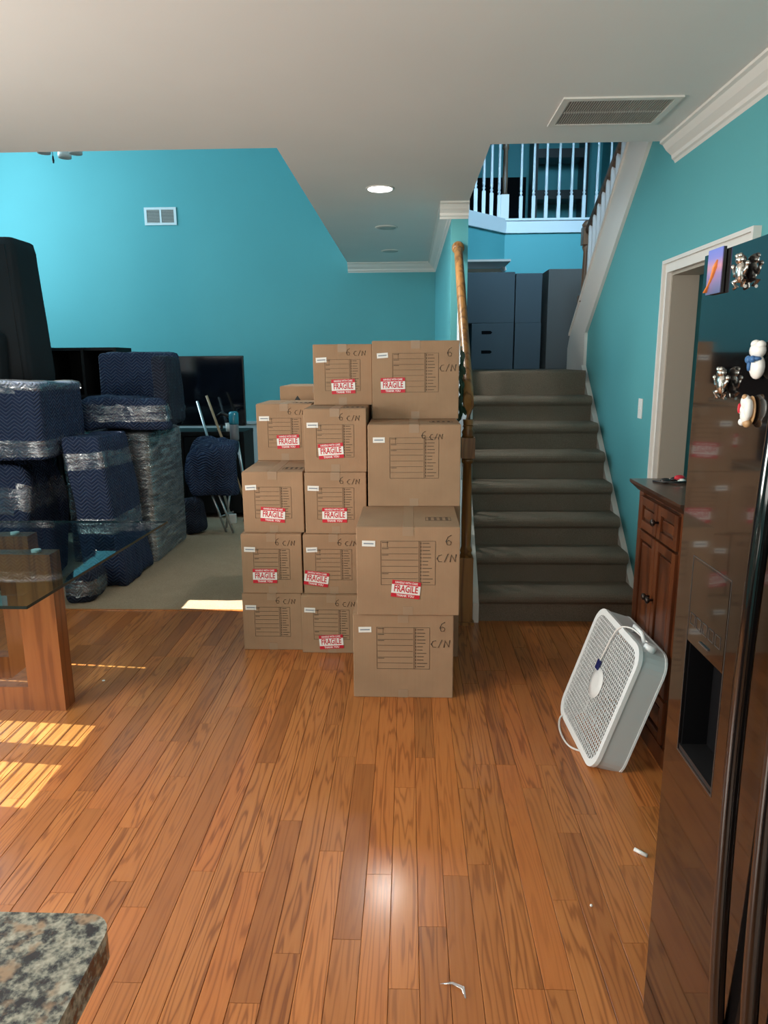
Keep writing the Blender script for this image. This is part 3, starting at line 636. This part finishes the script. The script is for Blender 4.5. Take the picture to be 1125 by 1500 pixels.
# ------------------------------------------------------------------ box fan leaning on the cabinet
lean = R(18.5); fan = thing('box_fan', 'white box fan leaning back against the wooden cabinet', 'fan', (.695, 2.68, 0))
FM = Matrix.Translation((-.017, 0, .005)) @ Matrix.Rotation(R(2), 4, 'Z') @ Matrix.Rotation(lean, 4, 'Y') @ Matrix.Translation((0, 0, .0))
S = .255; CR = .075; DP = .112
def rrect(s, r, n=6):
    out = []
    for cx, cz, a0 in ((s-r, 2*S-(S-s)-r, 0), (-s+r, 2*S-(S-s)-r, 90), (-s+r, (S-s)+r, 180), (s-r, (S-s)+r, 270)):
        for k in range(n+1): a = R(a0+90*k/n); out.append((cx+r*math.cos(a), cz+r*math.sin(a)))
    return out
def ring(g, o, i, x0, x1, Mx):
    n = len(o)
    V = [[g.bm.verts.new(Mx @ Vector((x, p[0], p[1]))) for p in P] for x, P in ((x0, o), (x1, o), (x1, i), (x0, i))]
    for a in range(4):
        A, Bv = V[a], V[(a+1) % 4]
        for k in range(n): g.bm.faces.new((A[k], A[(k+1) % n], Bv[(k+1) % n], Bv[k]))
    return g
FW = Matrix.Translation((.695, 2.68, 0)) @ FM
ring(G(), rrect(S, CR), rrect(S-.012, CR-.01), .012, DP-.006, FW).build('shell', 'fangrey', fan)
ring(G(), rrect(S+.003, CR), rrect(S-.022, CR-.016), -.002, .014, FW).build('front_rim', 'fanwhite', fan)
ring(G(), rrect(S+.002, CR), rrect(S-.02, CR-.016), DP-.008, DP, FW).build('rear_rim', 'fanwhite', fan)
def grille(x, name, pitch, wv=.0022):
    g = G(); s = S-.02; cz = S
    k = -s
    def half(d):  # extent of the rounded opening at offset d
        r = CR-.016; e = abs(d)-(s-r); return s-(r-math.sqrt(max(0, r*r-e*e)) if e > 0 else 0)
    n = int(2*s/pitch)
    for i in range(n+1):
        d = -s+.002+(2*s-.004)*i/n; h = half(d)
        g.box(x, x+.003, d-wv/2, d+wv/2, cz-h, cz+h, FW); g.box(x+.001, x+.004, -h, h, cz+d-wv/2, cz+d+wv/2, FW)
    o = g.build(name, 'fanwhite', fan); o['kind'] = 'stuff'; return o
grille(.0, 'front_grille', .0165, .0027); grille(DP-.008, 'rear_grille', .03)
G().lathe([(.062, 0), (.062, .003), (.03, .006)], (0, 0, 0), 20, FW @ Matrix.Translation((-.001, 0, S)) @ Matrix.Rotation(R(-90), 4, 'Y')).build('grille_hub', 'fanwhite', fan)
G().lathe([(.045, 0), (.045, .05)], (0, 0, 0), 14, FW @ Matrix.Translation((.10, 0, S)) @ Matrix.Rotation(R(-90), 4, 'Y')).build('motor', 'fangrey', fan)
for k in range(5):
    a = Matrix.Rotation(R(72*k), 4, 'X'); g = G(); mm = FW @ Matrix.Translation((.055, 0, S)) @ a
    g.poly([(.018, -.03, .03), (-.018, .03, .03), (-.022, .085, .19), (.022, -.085, .2)], mm); g.poly([(.020, -.03, .03), (-.016, .03, .03), (-.020, .085, .19), (.024, -.085, .2)], mm); g.build('blade', 'fanblade', fan)
G().tube([(.045, -.03, 2*S+.0), (.03, -.05, 2*S+.032), (.03, -.13, 2*S+.032), (.045, -.15, 2*S+.0)], .008, 8, FW).build('carry_handle', 'fanwhite', fan)
G().lathe([(.024, 0), (.024, .02), (.018, .028)], (.05, -.19, 2*S-.012), 14, FW).build('speed_knob', 'fanwhite', fan)
G().box(-.012, -.002, .02, .05, S+.045, S+.085, FW, .003).build('plug', 'blueplastic', fan, label='navy cord clip on the grille')
G().cord([(-.006, .035, S+.08), (-.008, .02, S+.16), (-.008, -.01, 2*S-.01), (.02, -.06, 2*S+.02), (.05, -.16, 2*S+.012)], .0035, 6, FW).build('power_cord', 'cord', fan)
G().cord([(.70, 2.84, .03), (.66, 2.85, .008), (.635, 2.74, .005), (.645, 2.62, .005), (.70, 2.57, .006), (.78, 2.56, .006), (.86, 2.57, .006), (.89, 2.6, .03), (.85, 2.65, .06)], .004, 6).build('loose_cord', 'cord', fan)

# ------------------------------------------------------------------ glass dining table
tb = thing('glass_table', 'glass topped dining table on a heavy orange-brown wooden base', 'table', (-2.2, 2.85, 0))
GZ = .735; pts = [(-3.2, 2.165), (-1.245, 2.165), (-1.205, 3.43), (-3.2, 3.43)]
G().prism(pts, 2, GZ, GZ+.012).build('glass_top', 'glass', tb)
g = G()
for a, b in ((pts[0], pts[1]), (pts[1], pts[2]), (pts[2], pts[3])):
    a, b = Vector(a), Vector(b); nn = (b-a).normalized(); nn = Vector((nn.y, -nn.x))*.0012; g.prism([tuple(a), tuple(b), tuple(b+nn), tuple(a+nn)], 2, GZ+.001, GZ+.011)
g.build('glass_edge', 'glassedge', tb)
def frame(y, xa, xb):
    for x0, x1 in ((xa, xa+.16), (xb-.16, xb)): G().box(x0, x1, y, y+.09, 0, GZ-.012).build('leg', 'tablewood', tb, bev=.003)
    G().box(xa+.16, xb-.16, y+.005, y+.085, .0, .11).build('foot_rail', 'tablewood', tb, bev=.003); G().box(xa+.16, xb-.16, y+.005, y+.085, GZ-.13, GZ-.012).build('top_rail', 'tablewood', tb, bev=.003)
frame(2.875, -2.75, -1.53); frame(3.2, -2.75, -1.80)
for x in (-1.78, -2.7): G().box(x-.05, x+.05, 2.965, 3.2, .02, .10).build('cross_rail', 'tablewood', tb, bev=.003)
for x, y in ((-1.61, 2.92), (-2.67, 2.92), (-1.88, 3.24), (-2.67, 3.24)): G().lathe([(.02, GZ-.012), (.02, GZ)], (x, y, 0), 12).build('pad', 'trim', tb)

# ------------------------------------------------------------------ granite counter corner
ct = thing('granite_counter', 'speckled granite countertop corner with rounded edge', 'counter', (-.9, .2, 0))
g = G(); c = (-.352, .642); rr = .03; out = [(-1.6, -.5), (-.325, -.5)]
for k in range(7): a = R(90*k/6); out.append((-.355+rr*math.cos(a), .64+rr*math.sin(a)))
out += [(-1.6, .672)]
g.prism(out, 2, .885, .92); g.build('countertop', 'granite', ct, bev=.006)
G().box(-1.55, -.46, -.5, .52, .08, .885).build('base_cabinet', 'cherry', ct, bev=.004); G().box(-1.55, -.52, -.5, .46, 0, .08).build('toe_kick', 'black', ct)

# ------------------------------------------------------------------ wrapped furniture pile
def lumpy(cx, cy, z0, sx, sy, sz, seed, amp=.03, n=12, rnd=.06, top=1., shear=(0, 0), rz=0, fold=.012):
    b = bmesh.new(); bmesh.ops.create_cube(b, size=2); bmesh.ops.subdivide_edges(b, edges=list(b.edges), cuts=n, use_grid_fill=True)
    Rm = Matrix.Rotation(rz, 4, 'Z')
    for v in b.verts:
        p = v.co.copy(); k = (p.z+1)/2
        e = sum(1 for q in p if abs(q) > .86)
        q = Vector((p.x*sx/2, p.y*sy/2, 0))
        inn = Vector((max(-sx/2+rnd, min(sx/2-rnd, q.x)), max(-sy/2+rnd, min(sy/2-rnd, q.y)), max(rnd, min(sz-rnd, k*sz))))
        full = Vector((q.x, q.y, k*sz)); d = full-inn
        if d.length > 1e-6: full = inn+d.normalized()*min(d.length, rnd)
        s = 1+(top-1)*k; full.x *= s; full.y *= s; full.x += shear[0]*k; full.y += shear[1]*k
        q = Vector((full.x*3.1+seed*7.3, full.y*3.1, full.z*2.3)); nv = Vector((noise.noise(q), noise.noise(q+Vector((31.7, 5.1, 9.2))), noise.noise(q+Vector((3.3, 47.9, 21.4)))))*amp
        f2 = noise.noise(Vector((full.x*11+seed, full.y*11, full.z*4)))*fold
        dn = Vector((p.x, p.y, p.z*.4)).normalized(); full += nv+dn*f2
        full.z = max(full.z, .0)
        v.co = Rm @ full+Vector((cx, cy, z0))
    for f in b.faces: f.smooth = True
    g = G(); g.join(b); return g
def shell(o, zr, off, name, material, parent, cond=None):
    """a band of film lying just outside an existing wrapped mesh"""
    bm = bmesh.new(); bm.from_mesh(o.data); bm.normal_update()
    kill = [f for f in bm.faces if not (zr[0] < f.calc_center_median().z < zr[1])]
    bmesh.ops.delete(bm, geom=kill, context='FACES'); bm.normal_update()
    for v in bm.verts: v.co += v.normal*off*random.uniform(.8, 1.5)
    me = bpy.data.meshes.new(name); bm.to_mesh(me); bm.free(); me.materials.append(M[material]); s = bpy.data.objects.new(name, me); COL.objects.link(s); s.parent = parent; return s
def wrapped(name, label, cat, args, m='blanket', films=(), group='blanket wrapped furniture in the living room', fm='film'):
    t = thing(name, label, cat, (args[0], args[1], args[2]), 0, group); o = lumpy(*args[:6], **args[6]).build('blanket', m, t)
    for a, b in films: shell(o, (a, b), .007, 'stretch_film', fm, t)
    return t
CZ = .006
wrapped('film_wrapped_dresser', 'dark dresser wrapped all over in shiny clear stretch film', 'wrapped furniture', (-2.27, 5.62, CZ, .66, .76, 1.0, dict(seed=1, amp=.012, rnd=.025, fold=.004, n=16)), 'blanket2', ((.03, 1.1),), fm='film2')
wrapped('quilt_wrapped_mattress', 'tall flat item in navy quilted blanket leaning beside the film-wrapped dresser', 'wrapped furniture', (-2.075, 4.9, CZ, .27, .55, 1.03, dict(seed=2, amp=.022, rnd=.03, top=.93, shear=(-.11, .0), n=18, fold=.014)), 'blanket', ((.8, .93), (.40, .48)))
wrapped('wrapped_bundle', 'slumped navy blanket bundle on the carpet behind the glass table', 'wrapped furniture', (-2.78, 4.82, CZ, .5, .62, .84, dict(seed=3, amp=.07, rnd=.07, top=.82, fold=.03, n=20)), 'blanket', ((.55, .72),))
wrapped('wrapped_bundle', 'dark blanket bundle at the far left behind the glass table', 'wrapped furniture', (-3.36, 4.9, CZ, .5, .6, .84, dict(seed=4, amp=.06, rnd=.07, top=.9, fold=.03, n=20)), 'blanket2', ((.3, .42),))
wrapped('wrapped_chest', 'large navy quilted block banded with film, lying on the bundles', 'wrapped furniture', (-2.83, 4.80, .905, .98, .60, .50, dict(seed=5, amp=.022, rnd=.025, fold=.010, n=18)), 'blanket', ((.03, .13), (.44, .6)))
wrapped('blanket_bundle', 'small blanket bundle on the carpet edge behind the table leg', 'wrapped furniture', (-2.13, 4.42, CZ, .22, .3, .2, dict(seed=6, amp=.04, rnd=.07)), 'blanket2', ((.05, .15),))
# armchair wrapped in a blanket
t = thing('wrapped_armchair', 'armchair wrapped in navy quilted blanket on top of the film-wrapped dresser', 'wrapped furniture', (-2.1, 5.5, 1.0), 0, 'blanket wrapped furniture in the living room')
o = lumpy(-2.14, 5.50, 1.03, .62, .62, .24, seed=8, amp=.035, rnd=.05, rz=.12, fold=.02, n=16).build('seat_wrap', 'blanket', t); shell(o, (.1, .22), .008, 'stretch_film', 'film', t)
o = lumpy(-2.14, 5.72, 1.13, .62, .22, .47, seed=9, amp=.022, rnd=.03, top=.93, rz=.12, fold=.014, n=16).build('back_wrap', 'blanket', t); shell(o, (.12, .18), .008, 'stretch_film', 'film', t)
lumpy(-1.86, 5.52, 1.05, .12, .52, .52, seed=10, amp=.015, rnd=.035, top=.95, rz=.05).build('arm_wrap', 'blanket2', t)
# upright charcoal sofa
t = thing('charcoal_sofa', 'charcoal upholstered sofa stood on end on top of the wrapped pile', 'sofa', (-3.1, 5.45, 1.33))
lumpy(-3.04, 5.55, 1.345, .42, .42, 1.09, seed=11, amp=.01, rnd=.05, top=.88, shear=(-.03, 0), fold=.003).build('back', 'upholstery', t)
lumpy(-3.14, 5.28, 1.34, .30, .20, .42, seed=12, amp=.012, rnd=.06, fold=.003).build('seat_cushion', 'upholstery', t)
G().tube([(-2.86, 5.29, 1.38), (-2.9, 5.29, 2.36), (-3.2, 5.29, 2.38)], .006, 6).build('piping', 'upholstery', t)
lumpy(-3.3, 5.64, 0.0, .7, .46, 1.31, seed=13, amp=.01, rnd=.05).build('sofa_support', 'blanket2', thing('wrapped_wardrobe', 'tall dark wrapped block under the upright sofa', 'wrapped furniture', (-3.3, 5.55, 0), 0, 'blanket wrapped furniture in the living room'))
# black cubby shelving behind
def cubby(x0, x1, y0, y1, z1, cols, rows, label):
    t = thing('cubby_shelf', label, 'shelf', ((x0+x1)/2, (y0+y1)/2, 0), 0, 'black shelves behind the pile'); e = .025
    for i in range(cols+1): x = x0+(x1-x0-e)*i/cols; G().box(x, x+e, y0, y1, .01, z1).build('side_panel', 'darkwood', t)
    for k in range(rows+1): z = .01+(z1-.01-e)*k/rows; G().box(x0+e, x1-e, y0+.003, y1, z, z+e).build('shelf', 'darkwood', t)
    G().box(x0, x1, y1-.01, y1, .01, z1).build('back_panel', 'darkwood', t)
cubby(-3.12, -2.52, 6.2, 6.55, 1.655, 2, 4, 'black cubby shelf unit directly behind the wrapped chest')
cubby(-3.75, -3.16, 6.2, 6.55, 1.66, 2, 4, 'black cubby shelf unit behind the upright sofa')
# television and its stand
ts = thing('tv_stand', 'black-brown television stand against the far wall', 'tv stand', (-2.2, 7.1, 0))
G().box(-2.85, -1.60, 6.86, 7.3, .82, .86).build('top', 'darkwood', ts, bev=.003)
for x in (-2.85, -2.24, -1.64): G().box(x, x+.04, 6.87, 7.29, .01, .82).build('side_panel', 'darkwood', ts)
G().box(-2.81, -1.64, 7.27, 7.29, .01, .82).build('back_panel', 'darkwood', ts); G().box(-2.81, -1.64, 6.88, 7.27, .05, .08).build('shelf', 'darkwood', ts); G().box(-2.81, -1.64, 6.88, 7.27, .45, .47).build('shelf', 'darkwood', ts)
for x0, x1 in ((-2.80, -2.25), (-2.19, -1.65)): G().box(x0, x1, 6.862, 6.872, .06, .81).build('door', 'darkwood', ts)
tv = thing('television', 'large flat black television on the dark stand', 'television', (-2.23, 7.05, .86))
G().box(-2.86, -1.612, 7.03, 7.07, .905, 1.585, bev=.004).build('bezel', 'black', tv); G().box(-2.85, -1.622, 7.0285, 7.031, .92, 1.575).build('screen', 'tv', tv)
for x in (-2.6, -1.86): G().box(x-.02, x+.02, 6.93, 7.17, .86, .87).box(x-.012, x+.012, 7.04, 7.06, .86, .92).build('foot', 'black', tv)
for i, (x, h) in enumerate(((-1.76, .075), (-1.70, .05))):
    t = thing('white_cup', ('tall' if i == 0 else 'short')+' white cup standing on the television stand', 'cup', (x, 6.93, .86)); G().lathe([(.028, .86), (.032, .86+h), (.028, .86+h), (.025, .868)], (x, 6.93, 0), 12).build('cup_body', 'ceramic', t); G().lathe([(.034, .86+h), (.034, .866+h)], (x, 6.93, 0), 12).build('lid', 'ceramic', t)
# folding chair wrapped in a blanket, vacuum and brooms
fc = thing('wrapped_folding_chair', 'folding chair with steel legs wrapped in a navy blanket', 'wrapped furniture', (-1.77, 6.3, 0), 0, 'blanket wrapped furniture in the living room')
o = lumpy(-1.77, 6.3, .36, .46, .4, .46, seed=14, amp=.11, rnd=.12, shear=(.05, 0), fold=.035, n=18).build('blanket', 'blanket', fc); shell(o, (-.1, .07), .008, 'stretch_film', 'film2', fc)
lumpy(-1.93, 6.2, CZ, .2, .2, .33, seed=15, amp=.05, rnd=.06).build('blanket_tail', 'blanket2', fc)
for x0, x1, y in ((-1.72, -1.58, 6.2), (-1.64, -1.70, 6.42), (-1.80, -1.66, 6.25)): G().tube([(x0, y, .44), (x1, y, .01)], .011, 8).build('leg', 'steel', fc)
G().tube([(-1.70, 6.2, .16), (-1.63, 6.42, .16)], .008, 8).build('cross_bar', 'steel', fc)
vc = thing('stick_vacuum', 'stick vacuum with a teal clear bin standing by the television', 'vacuum', (-1.62, 6.66, 0))
G().lathe([(.04, .80), (.043, .82), (.043, .95), (.035, .96)], (-1.63, 6.62, 0), 14).build('bin', 'vacgrey', vc); G().lathe([(.043, .955), (.046, .97), (.046, 1.06), (.03, 1.075)], (-1.63, 6.62, 0), 14).build('cyclone', 'vacblue', vc)
G().tube([(-1.65, 6.62, 1.02), (-1.74, 6.62, 1.06), (-1.78, 6.62, 1.03)], .016).build('handle', 'black', vc); G().tube([(-1.61, 6.63, .82), (-1.53, 6.66, .04)], .014).build('wand', 'steel', vc); G().box(-1.60, -1.46, 6.66, 6.72, .006, .04, bev=.008).build('floor_head', 'black', vc)
for i, (a, b, m, lb) in enumerate((((-1.88, 6.64, 1.22), (-1.50, 6.60, .05), 'stick', 'pale wooden broom leaning by the wrapped folding chair'), ((-1.97, 6.64, 1.17), (-1.70, 6.61, .05), 'steel', 'grey metal mop handle leaning by the wrapped folding chair'))):
    t = thing('broom' if i == 0 else 'mop', lb, 'broom' if i == 0 else 'mop', (b[0], b[1], 0)); G().tube([a, b], .012).build('handle', m, t); G().box(b[0]-.05, b[0]+.05, b[1]-.02, b[1]+.02, .006, .10, bev=.008).build('head', 'blueplastic' if i == 0 else 'cord', t)

# ------------------------------------------------------------------ ceiling and wall fittings
cv = thing('ceiling_vent', 'white return air grille in the ceiling above the stairs', 'vent', (.92, 3.55, CE))
va, vb, vc0, vd = .665, 1.175, 3.36, 3.735
g = G(); e = .03
for a in ((va, vb, vc0, vc0+e), (va, vb, vd-e, vd), (va, va+e, vc0+e, vd-e), (vb-e, vb, vc0+e, vd-e)): g.box(*a, CE-.008, CE-.0005)
g.box(va+e, vb-e, 3.54, 3.552, CE-.006, CE-.0005); g.build('frame', 'trim', cv)
G().box(va+e, vb-e, vc0+e, vd-e, CE-.0012, CE-.0004).build('duct_shade', 'ventdark', cv)
g = G(); n = 42
for i in range(n): x = va+e+(vb-va-2*e)*(i+.5)/n; g.box(x-.0026, x+.0026, vc0+e, vd-e, CE-.006, CE-.001)
g.build('slats', 'ventgrey', cv)['kind'] = 'stuff'
wv = thing('wall_vent', 'small white air vent high on the turquoise far wall', 'vent', (-2.81, FARY, 3.15))
g = G(); a, b, c, d = -2.996, -2.63, 3.055, 3.245
for q in ((a, b, c, c+.025), (a, b, d-.025, d), (a, a+.028, c+.025, d-.025), (b-.028, b, c+.025, d-.025), (-2.82, -2.80, c+.025, d-.025)): g.box(q[0], q[1], FARY-.012, FARY, q[2], q[3])
g.build('frame', 'bal', wv)
for x0, x1 in ((a+.028, -2.82), (-2.80, b-.028)):
    g = G().box(x0, x1, FARY-.002, FARY, c+.025, d-.025); g.build('duct_shade', 'ventdark', wv); g = G()
    for k in range(9): z = c+.03+k*.0155; g.box(x0, x1, FARY-.009, FARY-.002, z, z+.008)
    g.build('louvre', 'ventgrey', wv)['kind'] = 'stuff'
for i, (y, lit, lb) in enumerate(((4.94, 1, 'lit round recessed downlight in the hallway ceiling'), (6.3, 0, 'unlit recessed downlight midway along the hallway ceiling'), (7.6, 0, 'unlit recessed downlight near the far crown moulding'))):
    t = thing('downlight', lb, 'light', (-.183, y, CE), 0, 'recessed hallway downlights'); G().lathe([(.095, CE-.0005), (.095, CE-.004), (.085, CE-.008), (.08, CE-.006)], (-.183, y, 0), 28).build('trim_ring', 'trim', t)
    G().lathe([(.078, CE-.006), (.078, CE-.0085), (.05, CE-.0095)], (-.183, y, 0), 28).build('lens', 'bulb' if lit else 'lampoff', t)
lamp('downlight_beam', 'AREA', (-.183, 4.94, CE-.015), (0, 0, -1), 14, (1, .97, .9), shape='DISK', size=.15)
t = thing('light_switch', 'white light switch plate on the teal wall beside the doorway', 'switch', (XR, 4.30, 1.235)); G().box(XR-.006, XR, 4.265, 4.335, 1.178, 1.295, bev=.002).build('plate', 'switch', t); G().box(XR-.014, XR-.006, 4.295, 4.305, 1.228, 1.245).build('toggle', 'switch', t)
cf = thing('ceiling_fan', 'ceiling fan with frosted glass shades and a pull chain in the living room', 'ceiling fan', (-2.85, 6.2, TOP))
fx, fy = -2.85, 6.2
G().tube([(fx, fy, TOP), (fx, fy, 3.6)], .014).build('downrod', 'trim', cf); G().lathe([(.05, 3.6), (.12, 3.57), (.13, 3.46), (.08, 3.40), (.06, 3.33), (.03, 3.31)], (fx, fy, 0), 18).build('motor', 'trim', cf)
for k in range(5): G().box(.14, .66, -.065, .065, -.004, .004, Matrix.Translation((fx, fy, 3.52)) @ Matrix.Rotation(R(72*k+20), 4, 'Z') @ Matrix.Rotation(R(10), 4, 'X'), .002).build('blade', 'trim', cf)
for k in range(4):
    a = R(90*k+8); c = (fx+.125*math.cos(a), fy+.125*math.sin(a), 3.20); G().lathe([(.02, .12), (.03, .10), (.055, .03), (.052, .0), (.03, .02)], c, 14).build('glass_shade', 'frost', cf)
G().tube([(fx-.06, fy, 3.33), (fx-.06, fy, 3.18)], .003, 6).lathe([(.006, 3.13), (.01, 3.15), (.006, 3.185)], (fx-.06, fy, 0), 8).build('pull_chain', 'black', cf)

# ------------------------------------------------------------------ leaf garland on the handrail and litter on the floor
ga = thing('leaf_garland', 'green leaf garland hanging by the foot of the handrail beside the top boxes', 'garland', (.294, 4.0, 1.2))
G().cord([(.294, 4.06, 1.60), (.292, 4.0, 1.45), (.294, 3.97, 1.3), (.294, 4.0, 1.2)], .003, 5).build('vine', 'leaf', ga)
lf = None
for i in range(18):
    z = 1.24+.02*i; a = i*2.4
    if lf is None:
        g = G(); P = [(0, 0, 0), (.013, .0, -.02), (.012, .003, -.042), (0, .006, -.062), (-.012, .003, -.042), (-.013, .0, -.02)]; g.poly(P); g.poly([(p[0], p[1]+.0015, p[2]) for p in P]); lf = g.build('leaf', 'leaf', ga, world=False); o = lf
    else: o = put(lf.data, 'leaf', ga, (0, 0, 0))
    o.location = (.004*math.sin(i), .02*math.cos(i*1.3), z-1.2); o.rotation_euler = (R(12*math.sin(i)), R(14*math.cos(i*1.7)), .8*math.sin(a))
def bit(name, label, g, m): tag(g.build(name, m), label, 'litter', 'bits of litter on the oak floor')
bit('paper_roll', 'small white rolled paper scrap on the floor by the refrigerator', G().tube([(.715, 2.0, .006), (.745, 1.97, .006)], .006, 8), 'paper')
bit('white_pellet', 'tiny white pellet on the oak floor', G().ball((.52, 1.76, .004), .004), 'paper')
bit('film_curl', 'curl of clear plastic film on the foreground floor', G().tube([(.08, 1.49, .003), (.11, 1.49, .006), (.135, 1.475, .008), (.14, 1.45, .003)], [.001, .004, .006, .002], 6, flat=.3), 'film2')
bit('white_crumb', 'white crumb on the floor near the table leg', G().ball((-1.487, 3.175, .004), (.008, .006, .004)), 'paper')
